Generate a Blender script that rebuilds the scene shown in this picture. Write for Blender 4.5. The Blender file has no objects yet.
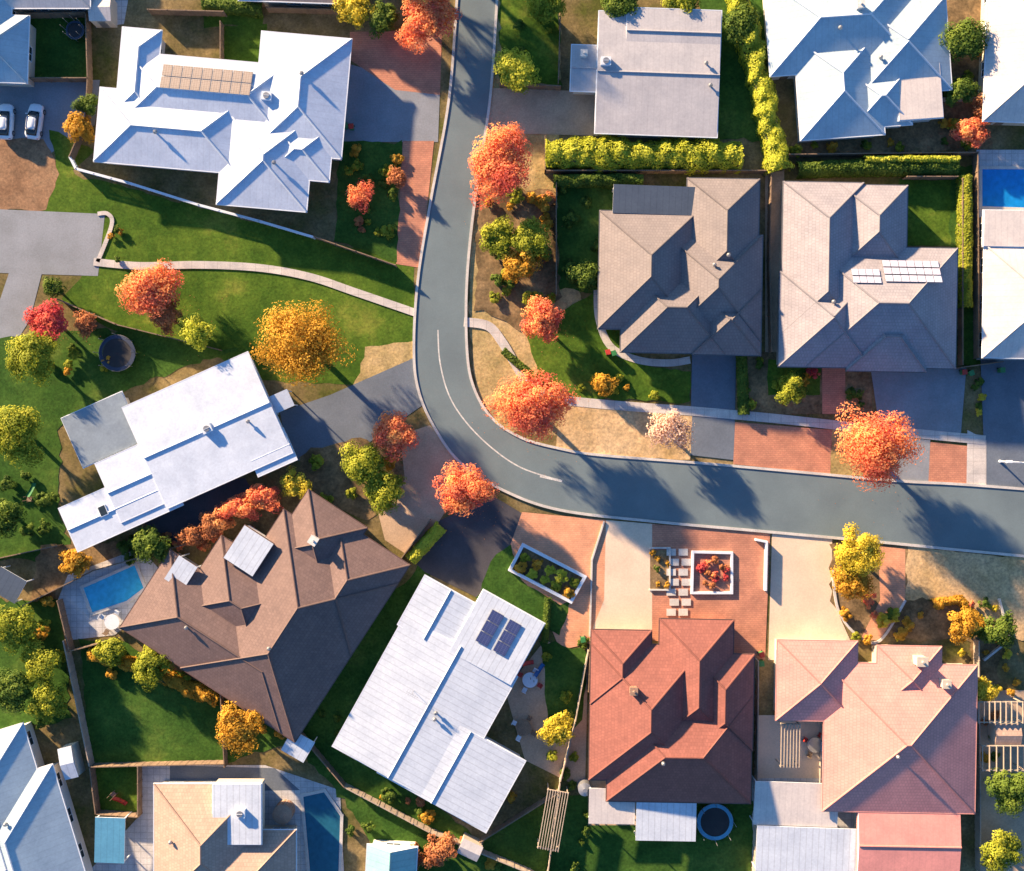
import bpy, math, random
import numpy as np
from mathutils import Vector, Matrix
from mathutils.geometry import tessellate_polygon
random.seed(7)
H=120.0; S=8.0
def W(px,py,h=0.0):
    s=(H-h)/H/S
    return ((px-512)*s,(435.5-py)*s)
scene=bpy.context.scene
col=scene.collection

# ---------------------------------------------------------------- materials
def new_mat(name):
    m=bpy.data.materials.new(name); m.use_nodes=True
    nt=m.node_tree; b=nt.nodes['Principled BSDF']
    return m,nt,b
def N(nt,t,**k):
    n=nt.nodes.new(t)
    for a,v in k.items(): setattr(n,a,v)
    return n
def ramp(nt,fac,stops):
    r=N(nt,'ShaderNodeValToRGB'); cr=r.color_ramp
    while len(cr.elements)<len(stops): cr.elements.new(0.5)
    for e,(p,c) in zip(cr.elements,stops):
        e.position=p; e.color=(*c,1)
    nt.links.new(fac,r.inputs[0]); return r.outputs[0]
def noise(nt,vec,scale,detail=5,rough=.6):
    n=N(nt,'ShaderNodeTexNoise'); n.inputs['Scale'].default_value=scale
    n.inputs['Detail'].default_value=detail; n.inputs['Roughness'].default_value=rough
    if vec is not None: nt.links.new(vec,n.inputs['Vector'])
    return n.outputs['Fac']
def mul(nt,a,b,fac=1.0,mode='MULTIPLY'):
    m=N(nt,'ShaderNodeMix',data_type='RGBA',blend_type=mode)
    m.inputs[0].default_value=fac
    nt.links.new(a,m.inputs[6]); nt.links.new(b,m.inputs[7]); return m.outputs[2]
def bump(nt,b,h,strength=.4,dist=.05):
    bp=N(nt,'ShaderNodeBump'); bp.inputs['Strength'].default_value=strength; bp.inputs['Distance'].default_value=dist
    nt.links.new(h,bp.inputs['Height']); nt.links.new(bp.outputs[0],b.inputs['Normal'])
def mat(name,c1,c2=None,scale=.4,rough=.85,fine=8,contrast=.18,bmp=.3,metal=0):
    m,nt,b=new_mat(name); tc=N(nt,'ShaderNodeTexCoord').outputs['Object']
    if c2 is None: c2=tuple(x*.75 for x in c1)
    n1=noise(nt,tc,scale); base=ramp(nt,n1,[(.35,c2),(.65,c1)])
    n2=noise(nt,tc,fine,3); v=1-contrast; g=ramp(nt,n2,[(.3,(v,v,v)),(.7,(1,1,1))])
    c=mul(nt,base,g); nt.links.new(c,b.inputs['Base Color'])
    b.inputs['Roughness'].default_value=rough; b.inputs['Metallic'].default_value=metal
    if bmp: bump(nt,b,n2,bmp,.02)
    return m
def grass(name,lush,mid,dry,bias=0.0,scale=.12):
    m,nt,b=new_mat(name); tc=N(nt,'ShaderNodeTexCoord').outputs['Object']
    n1=noise(nt,tc,scale,8,.65)
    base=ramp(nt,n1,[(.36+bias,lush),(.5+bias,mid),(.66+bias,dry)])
    n2=noise(nt,tc,3.0,6,.7); g=ramp(nt,n2,[(.3,(.55,.55,.55)),(.7,(1.25,1.25,1.15))])
    n3=noise(nt,tc,.8,4,.6); g3=ramp(nt,n3,[(.3,(.72,.75,.72)),(.7,(1.12,1.1,1.0))])
    c=mul(nt,mul(nt,base,g),g3); nt.links.new(c,b.inputs['Base Color'])
    b.inputs['Roughness'].default_value=.95; b.inputs['Specular IOR Level'].default_value=.1
    bump(nt,b,n2,.5,.06); return m
def pavers(name,c1,c2,mortar,w=.6,h=.6,ms=.03,offset=.0,rot=0):
    m,nt,b=new_mat(name); tc=N(nt,'ShaderNodeTexCoord').outputs['Object']
    mp=N(nt,'ShaderNodeMapping'); mp.inputs['Rotation'].default_value[2]=math.radians(rot); nt.links.new(tc,mp.inputs[0])
    br=N(nt,'ShaderNodeTexBrick',offset=offset); nt.links.new(mp.outputs[0],br.inputs['Vector'])
    for k,v in (('Color1',(*c1,1)),('Color2',(*c2,1)),('Mortar',(*mortar,1)),('Scale',1.0),('Mortar Size',ms),('Brick Width',w),('Row Height',h)): br.inputs[k].default_value=v
    n=noise(nt,tc,.5,6); g=ramp(nt,n,[(.3,(.72,.72,.74)),(.7,(1.1,1.08,1.05))])
    n2=noise(nt,tc,7,3); g2=ramp(nt,n2,[(.3,(.85,.85,.85)),(.7,(1.08,1.08,1.08))])
    nt.links.new(mul(nt,mul(nt,br.outputs['Color'],g),g2),b.inputs['Base Color'])
    b.inputs['Roughness'].default_value=.85; bump(nt,b,n2,.2,.015); return m
def roofmat(name,c1,kind='tile',rough=.7,var=.16,rib=.84):
    m,nt,b=new_mat(name); tcn=N(nt,'ShaderNodeTexCoord'); uv=tcn.outputs['UV']; tc=tcn.outputs['Object']
    c2=tuple(x*(1-var) for x in c1)
    if kind=='tile':
        br=N(nt,'ShaderNodeTexBrick',offset=.5); nt.links.new(uv,br.inputs['Vector'])
        mo=tuple(x*.72 for x in c1)
        for k,v in (('Color1',(*c1,1)),('Color2',(*c2,1)),('Mortar',(*mo,1)),('Scale',1.0),('Mortar Size',.03),('Brick Width',.38),('Row Height',.42),('Mortar Smooth',.5)): br.inputs[k].default_value=v
        base=br.outputs['Color']
    elif kind=='metal':
        sx=N(nt,'ShaderNodeSeparateXYZ'); nt.links.new(uv,sx.inputs[0])
        a=N(nt,'ShaderNodeMath',operation='MULTIPLY'); a.inputs[1].default_value=1/.76; nt.links.new(sx.outputs[0],a.inputs[0])
        f=N(nt,'ShaderNodeMath',operation='FRACT'); nt.links.new(a.outputs[0],f.inputs[0])
        base=ramp(nt,f.outputs[0],[(.0,tuple(x*rib for x in c1)),(.12,c1),(.9,c1),(1.0,tuple(x*rib for x in c1))])
    else:
        base=ramp(nt,noise(nt,tc,.8,4),[(.3,c2),(.7,c1)])
    n=noise(nt,tc,.35,8,.65); g=ramp(nt,n,[(.3,(.82,.82,.84)),(.7,(1.08,1.06,1.04))])
    n2=noise(nt,tc,3.5,5,.7); g2=ramp(nt,n2,[(.3,(.86,.86,.87)),(.7,(1.05,1.05,1.04))])
    nt.links.new(mul(nt,mul(nt,base,g),g2),b.inputs['Base Color'])
    b.inputs['Roughness'].default_value=rough; b.inputs['Specular IOR Level'].default_value=.25
    bump(nt,b,n2,.12,.02); return m
def leafmat(name,stops):
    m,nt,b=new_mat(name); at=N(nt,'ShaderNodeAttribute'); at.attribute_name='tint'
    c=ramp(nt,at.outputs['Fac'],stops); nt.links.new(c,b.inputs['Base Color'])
    b.inputs['Roughness'].default_value=.7; b.inputs['Specular IOR Level'].default_value=.2
    tr=N(nt,'ShaderNodeBsdfTranslucent'); nt.links.new(c,tr.inputs[0])
    mx=N(nt,'ShaderNodeMixShader'); mx.inputs[0].default_value=.45
    nt.links.new(b.outputs[0],mx.inputs[1]); nt.links.new(tr.outputs[0],mx.inputs[2])
    nt.links.new(mx.outputs[0],nt.nodes['Material Output'].inputs[0]); return m
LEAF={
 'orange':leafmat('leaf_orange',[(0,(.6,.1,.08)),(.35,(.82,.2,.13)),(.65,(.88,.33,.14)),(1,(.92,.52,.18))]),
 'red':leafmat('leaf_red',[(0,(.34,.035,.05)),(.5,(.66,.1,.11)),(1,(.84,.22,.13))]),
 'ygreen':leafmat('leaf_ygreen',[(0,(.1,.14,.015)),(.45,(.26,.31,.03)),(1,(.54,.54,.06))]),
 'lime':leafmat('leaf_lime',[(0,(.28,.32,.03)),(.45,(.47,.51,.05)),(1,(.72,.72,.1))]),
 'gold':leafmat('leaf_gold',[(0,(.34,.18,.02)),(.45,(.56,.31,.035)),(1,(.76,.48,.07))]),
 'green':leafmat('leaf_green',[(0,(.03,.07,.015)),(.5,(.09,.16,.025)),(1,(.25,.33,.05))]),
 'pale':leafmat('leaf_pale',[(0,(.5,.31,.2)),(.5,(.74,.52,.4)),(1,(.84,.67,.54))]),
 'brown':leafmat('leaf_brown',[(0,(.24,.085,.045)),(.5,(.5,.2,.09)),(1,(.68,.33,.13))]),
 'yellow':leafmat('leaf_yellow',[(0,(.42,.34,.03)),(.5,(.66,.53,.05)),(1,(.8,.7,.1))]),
}
M=dict(
 asphalt=mat('asphalt',(.15,.205,.23),(.12,.165,.19),.15,.85,6,.1,.15),
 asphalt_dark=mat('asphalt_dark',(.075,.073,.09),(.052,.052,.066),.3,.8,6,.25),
 asphalt_grey=mat('asphalt_grey',(.27,.3,.35),(.21,.235,.27),.25,.85,5,.2),
 asphalt_blue=mat('asphalt_blue',(.15,.185,.24),(.115,.145,.19),.25,.8,5,.2),
 concrete=pavers('concrete_slabs',(.6,.57,.55),(.55,.52,.5),(.4,.38,.36),1.6,1.6,.03),
 beige=mat('concrete_beige',(.76,.6,.46),(.64,.51,.39),.2,.85,5,.15),
 tanpave=mat('tan_gravel',(.58,.42,.29),(.44,.32,.22),.25,.9,5,.25),
 salmon=pavers('salmon_pavers',(.78,.37,.22),(.7,.33,.19),(.56,.29,.18),.5,.25,.02,.5),
 rust=pavers('rust_pavers',(.56,.25,.16),(.49,.21,.14),(.38,.18,.12),.5,.25,.02,.5),
 lightpave=pavers('light_pavers',(.56,.57,.6),(.51,.52,.55),(.39,.4,.42),.8,.8,.04),
 kerb=mat('kerb_concrete',(.62,.6,.58),(.49,.475,.46),.5,.85,5,.2),
 paint=mat('white_road_paint',(.75,.75,.72),(.5,.5,.5),2,.7,8,.3),
 lawn=grass('lawn_grass',(.058,.125,.017),(.1,.175,.024),(.25,.27,.055),.05),
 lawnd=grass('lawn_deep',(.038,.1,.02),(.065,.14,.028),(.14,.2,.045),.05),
 ground=grass('mixed_ground',(.1,.11,.03),(.2,.155,.08),(.33,.25,.15)),
 mulch=grass('mulch_soil',(.13,.092,.055),(.24,.165,.1),(.37,.25,.15),0,.3),
 dry=grass('dry_grass',(.33,.26,.12),(.5,.37,.2),(.62,.45,.28)),
 drytan=grass('dry_tan_grass',(.5,.34,.18),(.6,.42,.26),(.7,.5,.33)),
 brownsoil=grass('brown_soil',(.26,.15,.1),(.35,.21,.14),(.42,.27,.18)),
 brick=pavers('wall_brick',(.38,.2,.13),(.3,.16,.1),(.4,.36,.3),.25,.09,.01,.5),
 render=mat('wall_render',(.62,.55,.46),(.52,.46,.38),.6,.8),
 renderw=mat('wall_render_white',(.75,.73,.7),(.66,.64,.6),.6,.8),
 timber=mat('fence_timber',(.3,.21,.14),(.2,.14,.1),.8,.9,9,.4),
 timberl=mat('pale_timber',(.52,.43,.34),(.4,.33,.27),.8,.9,9,.3),
 white=mat('white_paint',(.7,.76,.84),(.62,.68,.76),.6,.5,5,.08,.05),
 steel=mat('grey_steel',(.4,.41,.43),(.3,.31,.33),1,.4,5,.1,.05,.6),
 dbrown=mat('brown_gutter_paint',(.14,.08,.07),(.1,.06,.05),1,.5),
 dgrey=mat('grey_gutter_paint',(.13,.135,.15),(.1,.105,.12),1,.5),
 pinkg=mat('pink_gutter_paint',(.7,.33,.28),(.6,.28,.24),1,.5),
 black=mat('black_rubber',(.025,.025,.03),(.015,.015,.02),1,.7),
 blue=mat('blue_canvas',(.02,.16,.42),(.015,.11,.32),.6,.6),
 lblue=mat('light_blue_sheet',(.1,.36,.55),(.07,.26,.42),.6,.6),
 navy=mat('navy_pad',(.02,.04,.09),(.015,.03,.07),.6,.6),
 redp=mat('red_plastic',(.6,.05,.03),(.45,.04,.03),1,.5),
 greenp=mat('green_plastic',(.05,.25,.08),(.03,.18,.06),1,.5),
 bark=mat('bark',(.16,.11,.08),(.08,.055,.04),2,.95,10,.4),
 core=mat('hedge_core',(.1,.12,.03),(.07,.085,.02),2,.95,10,.4),
 capw=mat('cap_white',(.62,.7,.8),(.56,.64,.74),1,.6),
)
def glass(name,c,r=.08):
    m,nt,b=new_mat(name); tc=N(nt,'ShaderNodeTexCoord').outputs['Object']
    nt.links.new(ramp(nt,noise(nt,tc,1.5),[(.3,tuple(x*.7 for x in c)),(.7,c)]),b.inputs['Base Color'])
    b.inputs['Roughness'].default_value=r; return m
M['glass']=glass('window_glass',(.03,.045,.06))
M['water']=glass('pool_water',(.05,.45,.75),.12)
M['water2']=glass('pool_water_bright',(.01,.25,.7),.12)
M['water3']=glass('pool_water_deep',(.02,.13,.22),.12)
def panelmat(name,c,line):
    m,nt,b=new_mat(name); tc=N(nt,'ShaderNodeTexCoord').outputs['Object']
    br=N(nt,'ShaderNodeTexBrick',offset=0); nt.links.new(tc,br.inputs['Vector'])
    for k,v in (('Color1',(*c,1)),('Color2',(*[x*.85 for x in c],1)),('Mortar',(*line,1)),('Scale',1.0),('Mortar Size',.012),('Brick Width',.25),('Row Height',.25)): br.inputs[k].default_value=v
    nt.links.new(br.outputs['Color'],b.inputs['Base Color']); b.inputs['Roughness'].default_value=.3; return m
M['pv']=panelmat('solar_cells',(.04,.06,.18),(.12,.14,.26))
M['pvl']=panelmat('solar_cells_pale',(.46,.46,.6),(.6,.6,.7))
M['pvt']=panelmat('solar_cells_tan',(.32,.26,.22),(.5,.43,.37))

# ---------------------------------------------------------------- mesh builder
class MB:
    def __init__(s): s.v=[];s.f=[];s.m=[];s.uv=[]
    def face(s,pts,m=0,uv=None):
        i=len(s.v); s.v+=[tuple(p) for p in pts]; s.f.append(tuple(range(i,i+len(pts)))); s.m.append(m); s.uv.append(uv)
    def box(s,cx,cy,cz,sx,sy,sz,rot=0,m=0,top=1.0,topm=None):
        c,sn=math.cos(rot),math.sin(rot); P=[]
        for k,z in ((1,-.5),(top,.5)):
            for x,y in ((-.5,-.5),(.5,-.5),(.5,.5),(-.5,.5)):
                X=x*sx*k;Y=y*sy*k; P.append((cx+X*c-Y*sn,cy+X*sn+Y*c,cz+z*sz))
        for q in ((3,2,1,0),(4,5,6,7),(0,1,5,4),(1,2,6,5),(2,3,7,6),(3,0,4,7)):
            s.face([P[i] for i in q],topm if (topm is not None and q==(4,5,6,7)) else m)
    def cyl(s,p0,p1,r0,r1=None,n=10,m=0,caps=True):
        r1=r0 if r1 is None else r1
        p0=Vector(p0);p1=Vector(p1);d=(p1-p0).normalized()
        a=d.orthogonal().normalized(); b=d.cross(a)
        A=[p0+(a*math.cos(t)+b*math.sin(t))*r0 for t in [2*math.pi*i/n for i in range(n)]]
        B=[p1+(a*math.cos(t)+b*math.sin(t))*r1 for t in [2*math.pi*i/n for i in range(n)]]
        for i in range(n):
            j=(i+1)%n; s.face([A[i],A[j],B[j],B[i]],m)
        if caps: s.face(A[::-1],m); s.face(B,m)
    def mesh(s,name,mats):
        me=bpy.data.meshes.new(name); me.from_pydata(s.v,[],s.f)
        for m in mats: me.materials.append(m)
        me.polygons.foreach_set('material_index',s.m)
        if any(u is not None for u in s.uv):
            l=me.uv_layers.new(name='UVMap'); k=0
            for f,u in zip(s.f,s.uv):
                for j in range(len(f)):
                    l.data[k].uv=u[j] if u else (0,0); k+=1
        me.update(); return me
    def obj(s,name,mats,parent=None,loc=(0,0,0),rot=0):
        return mkobj(name,s.mesh(name,mats),parent,loc,rot)
def mkobj(name,data,parent=None,loc=(0,0,0),rot=0,scale=None):
    o=bpy.data.objects.new(name,data); col.objects.link(o)
    o.location=loc; o.rotation_euler=(0,0,rot)
    if scale is not None: o.scale=scale
    if parent: o.parent=parent
    return o
def tag(o,label,cat,group=None):
    o['label']=label;o['category']=cat
    if group: o['group']=group
    return o
def struct(o,label,cat):
    o['kind']='structure'; return tag(o,label,cat)

# ---------------------------------------------------------------- ground + patches
g=MB(); g.face([(-1500,-1500,0),(1500,-1500,0),(1500,1500,0),(-1500,1500,0)])
struct(g.obj('ground',[M['ground']]),'patchy suburban earth and grass around the lots','ground')
PI=[0]
def patch(name,pts,m,label,cat=None,jit=0.0):
    PI[0]+=1; z=.01+PI[0]*.0014
    w=[W(*p) for p in pts]
    if jit:
        rng=random.Random(PI[0]); q=[]
        for i in range(len(w)):
            a=w[i];b=w[(i+1)%len(w)];L=math.hypot(b[0]-a[0],b[1]-a[1]);n=max(1,int(L/.9))
            for k in range(n):
                t=k/n; q.append((a[0]+(b[0]-a[0])*t+rng.gauss(0,jit),a[1]+(b[1]-a[1])*t+rng.gauss(0,jit)))
        w=q
    tris=tessellate_polygon([[Vector((x,y,0)) for x,y in w]])
    me=bpy.data.meshes.new(name); fs=[]
    for t in tris:
        a,b,c=[w[i] for i in t]
        fs.append(t if (b[0]-a[0])*(c[1]-a[1])-(b[1]-a[1])*(c[0]-a[0])>0 else (t[0],t[2],t[1]))
    me.from_pydata([(x,y,z) for x,y in w],[],fs); me.materials.append(M[m])
    return struct(mkobj(name,me),label,cat or name.replace('_',' '))
def R(x0,y0,x1,y1): return [(x0,y0),(x1,y0),(x1,y1),(x0,y1)]
J=.12
patch('verge',[(465,-20),(560,-20),(560,150),(600,440),(480,430),(470,330)],'dry','dry grass verge beside the road',jit=J)
patch('lawn',[(30,165),(100,180),(315,238),(412,262),(418,362),(350,385),(260,380),(200,350),(110,330),(60,300),(95,262),(40,210)],'lawn','broad green lawn crossed by a footpath',jit=J)
patch('verge',[(365,348),(415,340),(425,380),(350,400)],'dry','small dry verge next to the bend',jit=J)
patch('lawn',R(28,16,88,80),'lawnd','small green back lawn',jit=J)
patch('lawn',R(222,24,268,66),'lawn','small green lawn behind the white roofed house',jit=J)
patch('lawn',R(203,-10,262,26),'lawn','green lawn strip',jit=J)
patch('driveway',[(-20,80),(100,80),(95,125),(40,160),(-20,150)],'asphalt_grey','grey parking pad with parked cars')
patch('earth',[(-20,138),(45,140),(60,175),(45,212),(-20,208)],'brownsoil','bare reddish brown earth',jit=J)
patch('lawn',[(50,130),(95,150),(75,170),(95,212),(45,212),(60,175)],'lawn','rough lawn by the brown earth',jit=J)
patch('driveway',[(-30,208),(105,214),(98,276),(-30,272)],'asphalt_grey','wide grey driveway end')
patch('driveway',[(10,270),(42,273),(30,320),(-5,375),(-30,380),(-30,340),(-5,315)],'asphalt_grey','curving grey driveway')
patch('driveway',[(95,-10),(130,-10),(124,24),(96,28)],'lightpave','pale paved yard')
patch('driveway',[(335,60),(440,90),(438,142),(340,142)],'asphalt_grey','grey driveway in front of the white house')
patch('paving',[(350,32),(442,30),(440,95),(395,90),(350,60)],'rust','rust coloured brick paving')
patch('paving',[(403,141),(434,141),(428,200),(421,268),(396,264)],'rust','narrow rust brick strip by the kerb')
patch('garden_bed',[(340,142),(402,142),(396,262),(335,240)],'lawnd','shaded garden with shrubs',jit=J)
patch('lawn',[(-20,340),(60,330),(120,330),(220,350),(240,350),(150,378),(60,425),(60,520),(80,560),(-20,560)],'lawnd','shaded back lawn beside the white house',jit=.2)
patch('driveway',[(280,412),(330,395),(416,357),(430,400),(370,442),(315,458),(290,462)],'asphalt_blue','wide blue grey asphalt driveway to the bend')
patch('garden_bed',[(300,455),(360,438),(400,460),(410,490),(370,520),(300,500)],'mulch','mulched garden bed with shrubs',jit=.2)
patch('driveway',[(400,435),(430,425),(470,470),(440,520),(415,560),(385,540),(375,500),(405,480)],'tanpave','tan gravel driveway')
patch('courtyard',[(160,485),(245,478),(258,500),(180,545),(140,520)],'asphalt_dark','courtyard beside the house, its shade painted as dark paving')  # dark surface paints in the shadow lying below the house
patch('lawn',[(40,545),(150,540),(120,560),(60,600),(30,610)],'mulch','garden strip by the pool',jit=.2)
patch('paving',[(68,575),(140,548),(165,575),(150,605),(115,635),(70,640),(58,600)],'lightpave','pale pool surround paving')
patch('garden_bed',[(-30,600),(60,600),(72,720),(-30,735)],'lawnd','dense back garden',jit=.2)
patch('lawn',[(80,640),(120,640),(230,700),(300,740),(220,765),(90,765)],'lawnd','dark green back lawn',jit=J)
patch('lawn',R(94,766,140,815),'lawn','small square lawn',jit=.05)
patch('paving',[(138,765),(265,765),(340,790),(345,890),(-30,890),(90,870),(140,815)],'lightpave','grey paved yard around the tan house')
patch('paving',[(170,765),(275,768),(300,790),(170,792)],'asphalt_blue','blue grey paved path')
patch('garden_bed',[(285,735),(345,640),(425,560),(430,590),(345,735),(480,840),(560,790),(560,890),(400,890),(345,800)],'lawnd','shady side garden around the ribbed roof house',jit=.2)
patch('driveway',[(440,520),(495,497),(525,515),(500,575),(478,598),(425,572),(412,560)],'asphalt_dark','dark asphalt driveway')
patch('paving',[(522,512),(606,520),(604,640),(560,650),(548,620),(505,560)],'salmon','salmon brick frontage')
patch('lawn',[(490,562),(510,545),(520,580),(560,605),(572,600),(560,635),(478,598)],'lawnd','narrow front lawn',jit=J)
patch('garden_bed',[(523,546),(584,577),(570,601),(510,570)],'mulch','planter bed soil')
patch('patio',[(505,690),(545,640),(588,660),(585,790),(525,760)],'tanpave','patio beside the ribbed roof house')
patch('lawn',[(540,640),(588,650),(582,720),(550,745)],'lawnd','small side lawn',jit=J)
patch('driveway',[(606,520),(655,524),(655,635),(590,635),(604,600)],'beige','beige concrete driveway')
patch('paving',[(652,524),(770,532),(765,660),(652,640)],'rust','rust brick front yard')
patch('garden_bed',R(650,550,670,590),'mulch','small planted bed')
patch('driveway',[(772,534),(832,538),(832,600),(850,640),(850,660),(768,660)],'beige','pale beige concrete driveway')
patch('verge',[(905,546),(1060,562),(1060,640),(990,640),(960,600),(905,600)],'drytan','dry tan front yard',jit=J)
patch('garden_bed',[(830,545),(905,545),(905,600),(960,600),(1000,650),(990,760),(975,780),(970,640),(860,640),(832,600)],'mulch','mulched garden with yellow shrubs',jit=.2)
patch('path',[(878,546),(905,549),(905,600),(880,640),(860,640),(880,600)],'salmon','short salmon brick path')
patch('courtyard',R(758,715,830,790),'beige','tan courtyard beside the pink house')
patch('paving',R(752,778,880,890),'lightpave','pale paved back yard')
patch('lawn',[(556,795),(752,800),(752,890),(545,890)],'lawnd','dark green back lawn',jit=J)
patch('patio',R(588,770,640,825),'tanpave','tan patio slab')
patch('yard',R(976,690,1060,890),'tanpave','tan back yard')
patch('driveway',[(490,88),(600,92),(600,136),(488,133)],'tanpave','tan driveway')
patch('lawn',[(500,-10),(560,-10),(560,85),(500,85)],'lawn','front lawn beside the road',jit=.2)
patch('lawn',R(700,-10,765,140),'lawnd','side lawn between houses',jit=.2)
patch('yard',[(935,-10),(990,-10),(990,150),(790,155),(800,130),(900,125),(940,90)],'mulch','planted yard',jit=.2)
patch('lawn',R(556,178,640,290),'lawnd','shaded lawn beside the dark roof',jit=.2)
patch('garden_bed',[(478,190),(556,190),(560,300),(520,330),(475,310)],'mulch','street side garden bed',jit=.2)
patch('lawn',[(525,330),(600,290),(640,365),(690,372),(690,402),(570,398),(540,380)],'lawn','curving front lawn',jit=J)
patch('lawn',R(898,180,955,246),'lawn','square green back lawn',jit=.05)
patch('lawn',R(950,165,980,365),'lawnd','narrow green side lawn',jit=.1)
patch('yard',R(765,165,784,360),'tanpave','narrow side path')
patch('garden_bed',R(736,352,872,414),'mulch','front garden bed')
patch('lawn',R(768,360,820,395),'lawn','small patch of front lawn',jit=.05)
patch('driveway',[(692,348),(736,348),(734,460),(690,455)],'asphalt_blue','blue grey driveway')
patch('paving',[(822,362),(845,362),(845,414),(822,414)],'rust','patterned brick strip')
patch('driveway',[(870,366),(966,368),(960,440),(880,434)],'asphalt_grey','grey concrete driveway')
patch('driveway',[(980,355),(1060,355),(1060,492),(985,488)],'asphalt_blue','dark blue grey driveway')
patch('verge',[(560,400),(692,412),(690,460),(600,456),(556,448)],'drytan','dry grass verge with a pale tree',jit=.05)
patch('paving',[(735,422),(832,430),(830,474),(733,464)],'rust','rust brick verge')
patch('verge',[(832,430),(885,434),(880,478),(830,474)],'dry','dry verge under the orange tree',jit=.05)
patch('paving',[(885,436),(930,440),(928,484),(880,480)],'asphalt_grey','driveway crossing')
patch('paving',[(930,442),(967,446),(966,488),(928,484)],'rust','rust brick verge panel')
patch('paving',[(967,430),(986,440),(986,490),(966,488)],'concrete','pale concrete crossing')
patch('yard',R(976,150,1060,360),'lightpave','paved yard with a pool')

def cat(pts,n=8):
    out=[]; P=[pts[0]]+list(pts)+[pts[-1]]
    for i in range(1,len(P)-2):
        p0,p1,p2,p3=P[i-1:i+3]
        for k in range(n):
            t=k/n
            out.append(tuple(.5*((2*p1[j])+(-p0[j]+p2[j])*t+(2*p0[j]-5*p1[j]+4*p2[j]-p3[j])*t*t+(-p0[j]+3*p1[j]-3*p2[j]+p3[j])*t**3) for j in (0,1)))
    out.append(tuple(pts[-1])); return out
def offs(pts,d):
    o=[]
    for i,p in enumerate(pts):
        a=pts[max(0,i-1)];b=pts[min(len(pts)-1,i+1)]
        t=Vector((b[0]-a[0],b[1]-a[1])).normalized(); o.append((p[0]-t.y*d,p[1]+t.x*d))
    return o
def ribbon(name,pxs,width,z0,h,m,label,smooth=True,shift=0):
    w=[W(*p) for p in (cat(pxs) if smooth else pxs)]
    a=offs(w,width/2+shift);b=offs(w,-width/2+shift); mb=MB(); z=z0+h
    for i in range(len(w)-1):
        mb.face([(*b[i],z),(*b[i+1],z),(*a[i+1],z),(*a[i],z)])
        if h:
            mb.face([(*b[i],0),(*b[i+1],0),(*b[i+1],z),(*b[i],z)]); mb.face([(*a[i+1],0),(*a[i],0),(*a[i],z),(*a[i+1],z)])
    return struct(mb.obj(name,[M[m]]),label,name.replace('_',' '))
Lp=[(478,-400),(462,-60),(457,0),(449,100),(431,200),(418,280),(414,350),(419,392),(436,430),(462,464),(505,491),(560,510),(650,521),(760,531),(880,542),(1024,556),(1500,600)]
Rp=[(518,-400),(500,-60),(497,0),(490,100),(475,200),(467,280),(467,350),(474,388),(492,418),(522,438),(562,449),(600,455),(700,463),(800,472),(900,481),(1024,489),(1500,530)]
a=[W(*p) for p in cat(Lp,10)]; b=[W(*p) for p in cat(Rp,10)]
ZR=.125
mb=MB()
for i in range(len(a)-1): mb.face([(*a[i],ZR),(*b[i],ZR),(*b[i+1],ZR),(*a[i+1],ZR)])
struct(mb.obj('road',[M['asphalt']]),'blue grey asphalt street curving round a bend','road')
ribbon('kerb',Lp,.32,.0,.23,'kerb','pale concrete kerb on the outside of the bend')
ribbon('kerb',Rp,.32,.0,.23,'kerb','pale concrete kerb on the inside of the bend')
ribbon('road_marking',[(438,330),(440,362),(449,395),(466,422),(492,448),(522,468),(562,481)],.16,ZR+.004,0,'paint','faded white line along the bend')
ribbon('road_marking',[(540,476),(562,481)],.3,ZR+.008,0,'paint','short thick white end of the line',smooth=False)
ribbon('footpath',[(94,262),(140,266),(200,265),(260,268),(310,277),(355,292),(416,313)],.95,.03,.1,'concrete','pale concrete footpath across the lawn')
ribbon('footpath',[(464,322),(488,326),(502,342),(514,362),(530,385),(556,398),(600,404),(692,411)],1.15,.03,.1,'concrete','concrete footpath following the bend')
ribbon('footpath',[(692,411),(780,419),(880,430),(985,440)],1.15,.03,.102,'concrete','straight concrete footpath along the verge')
ribbon('footpath',[(597,290),(599,320),(611,347),(638,360),(668,363),(690,360)],.9,.03,.1,'concrete','curved garden path round the dark roofed house')
ribbon('kerb',[(905,600),(880,640),(858,636),(838,610),(832,570)],.3,.0,.2,'kerb','curved pale garden edging')
ribbon('path',[(98,214),(108,214),(112,225),(98,262)],.5,.03,.1,'concrete','thin concrete edging by the driveway')

# ---------------------------------------------------------------- houses
def winmesh(w,h):
    f=MB()
    for x in (-w/2,w/2): f.box(x,0,0,.09,.12,h+.09)
    for z in (-h/2,h/2): f.box(0,0,z,w-.09,.12,.09)
    f.box(0,.0,0,.06,.1,h-.09)
    g=MB(); g.box(0,.0,0,w-.1,.04,h-.1)
    return f.mesh('window_frame',[M['white']]),g.mesh('window_pane',[M['glass']])
WF,WG=winmesh(1.8,1.2)
d=MB(); d.box(0,0,1.05,1.0,.1,2.1)
for z in (.5,1.1,1.65): d.box(0,-.06,z,.7,.04,.4)
DOOR=d.mesh('door',[M['timber']])
d=MB(); d.cyl((.38,-.12,1.0),(.38,-.04,1.0),.04); HAN=d.mesh('handle',[M['steel']])
pm=MB(); pm.box(0,0,0,1.0,1.62,.05,m=1); pm.box(0,0,.03,.94,1.56,.012,m=0)
PVM={k:pm.mesh('solar_panel',[M[k],M['steel']]) for k in ('pv','pvl','pvt')}
rW=roofmat('roof_white_metal',(.6,.69,.82),'metal',.5,.1,.92)
rW2=roofmat('roof_white_sheet',(.58,.66,.77),'metal',.5,.1,.78)
rWS=roofmat('roof_white_membrane',(.62,.71,.84),'plain',.55,.05)
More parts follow.
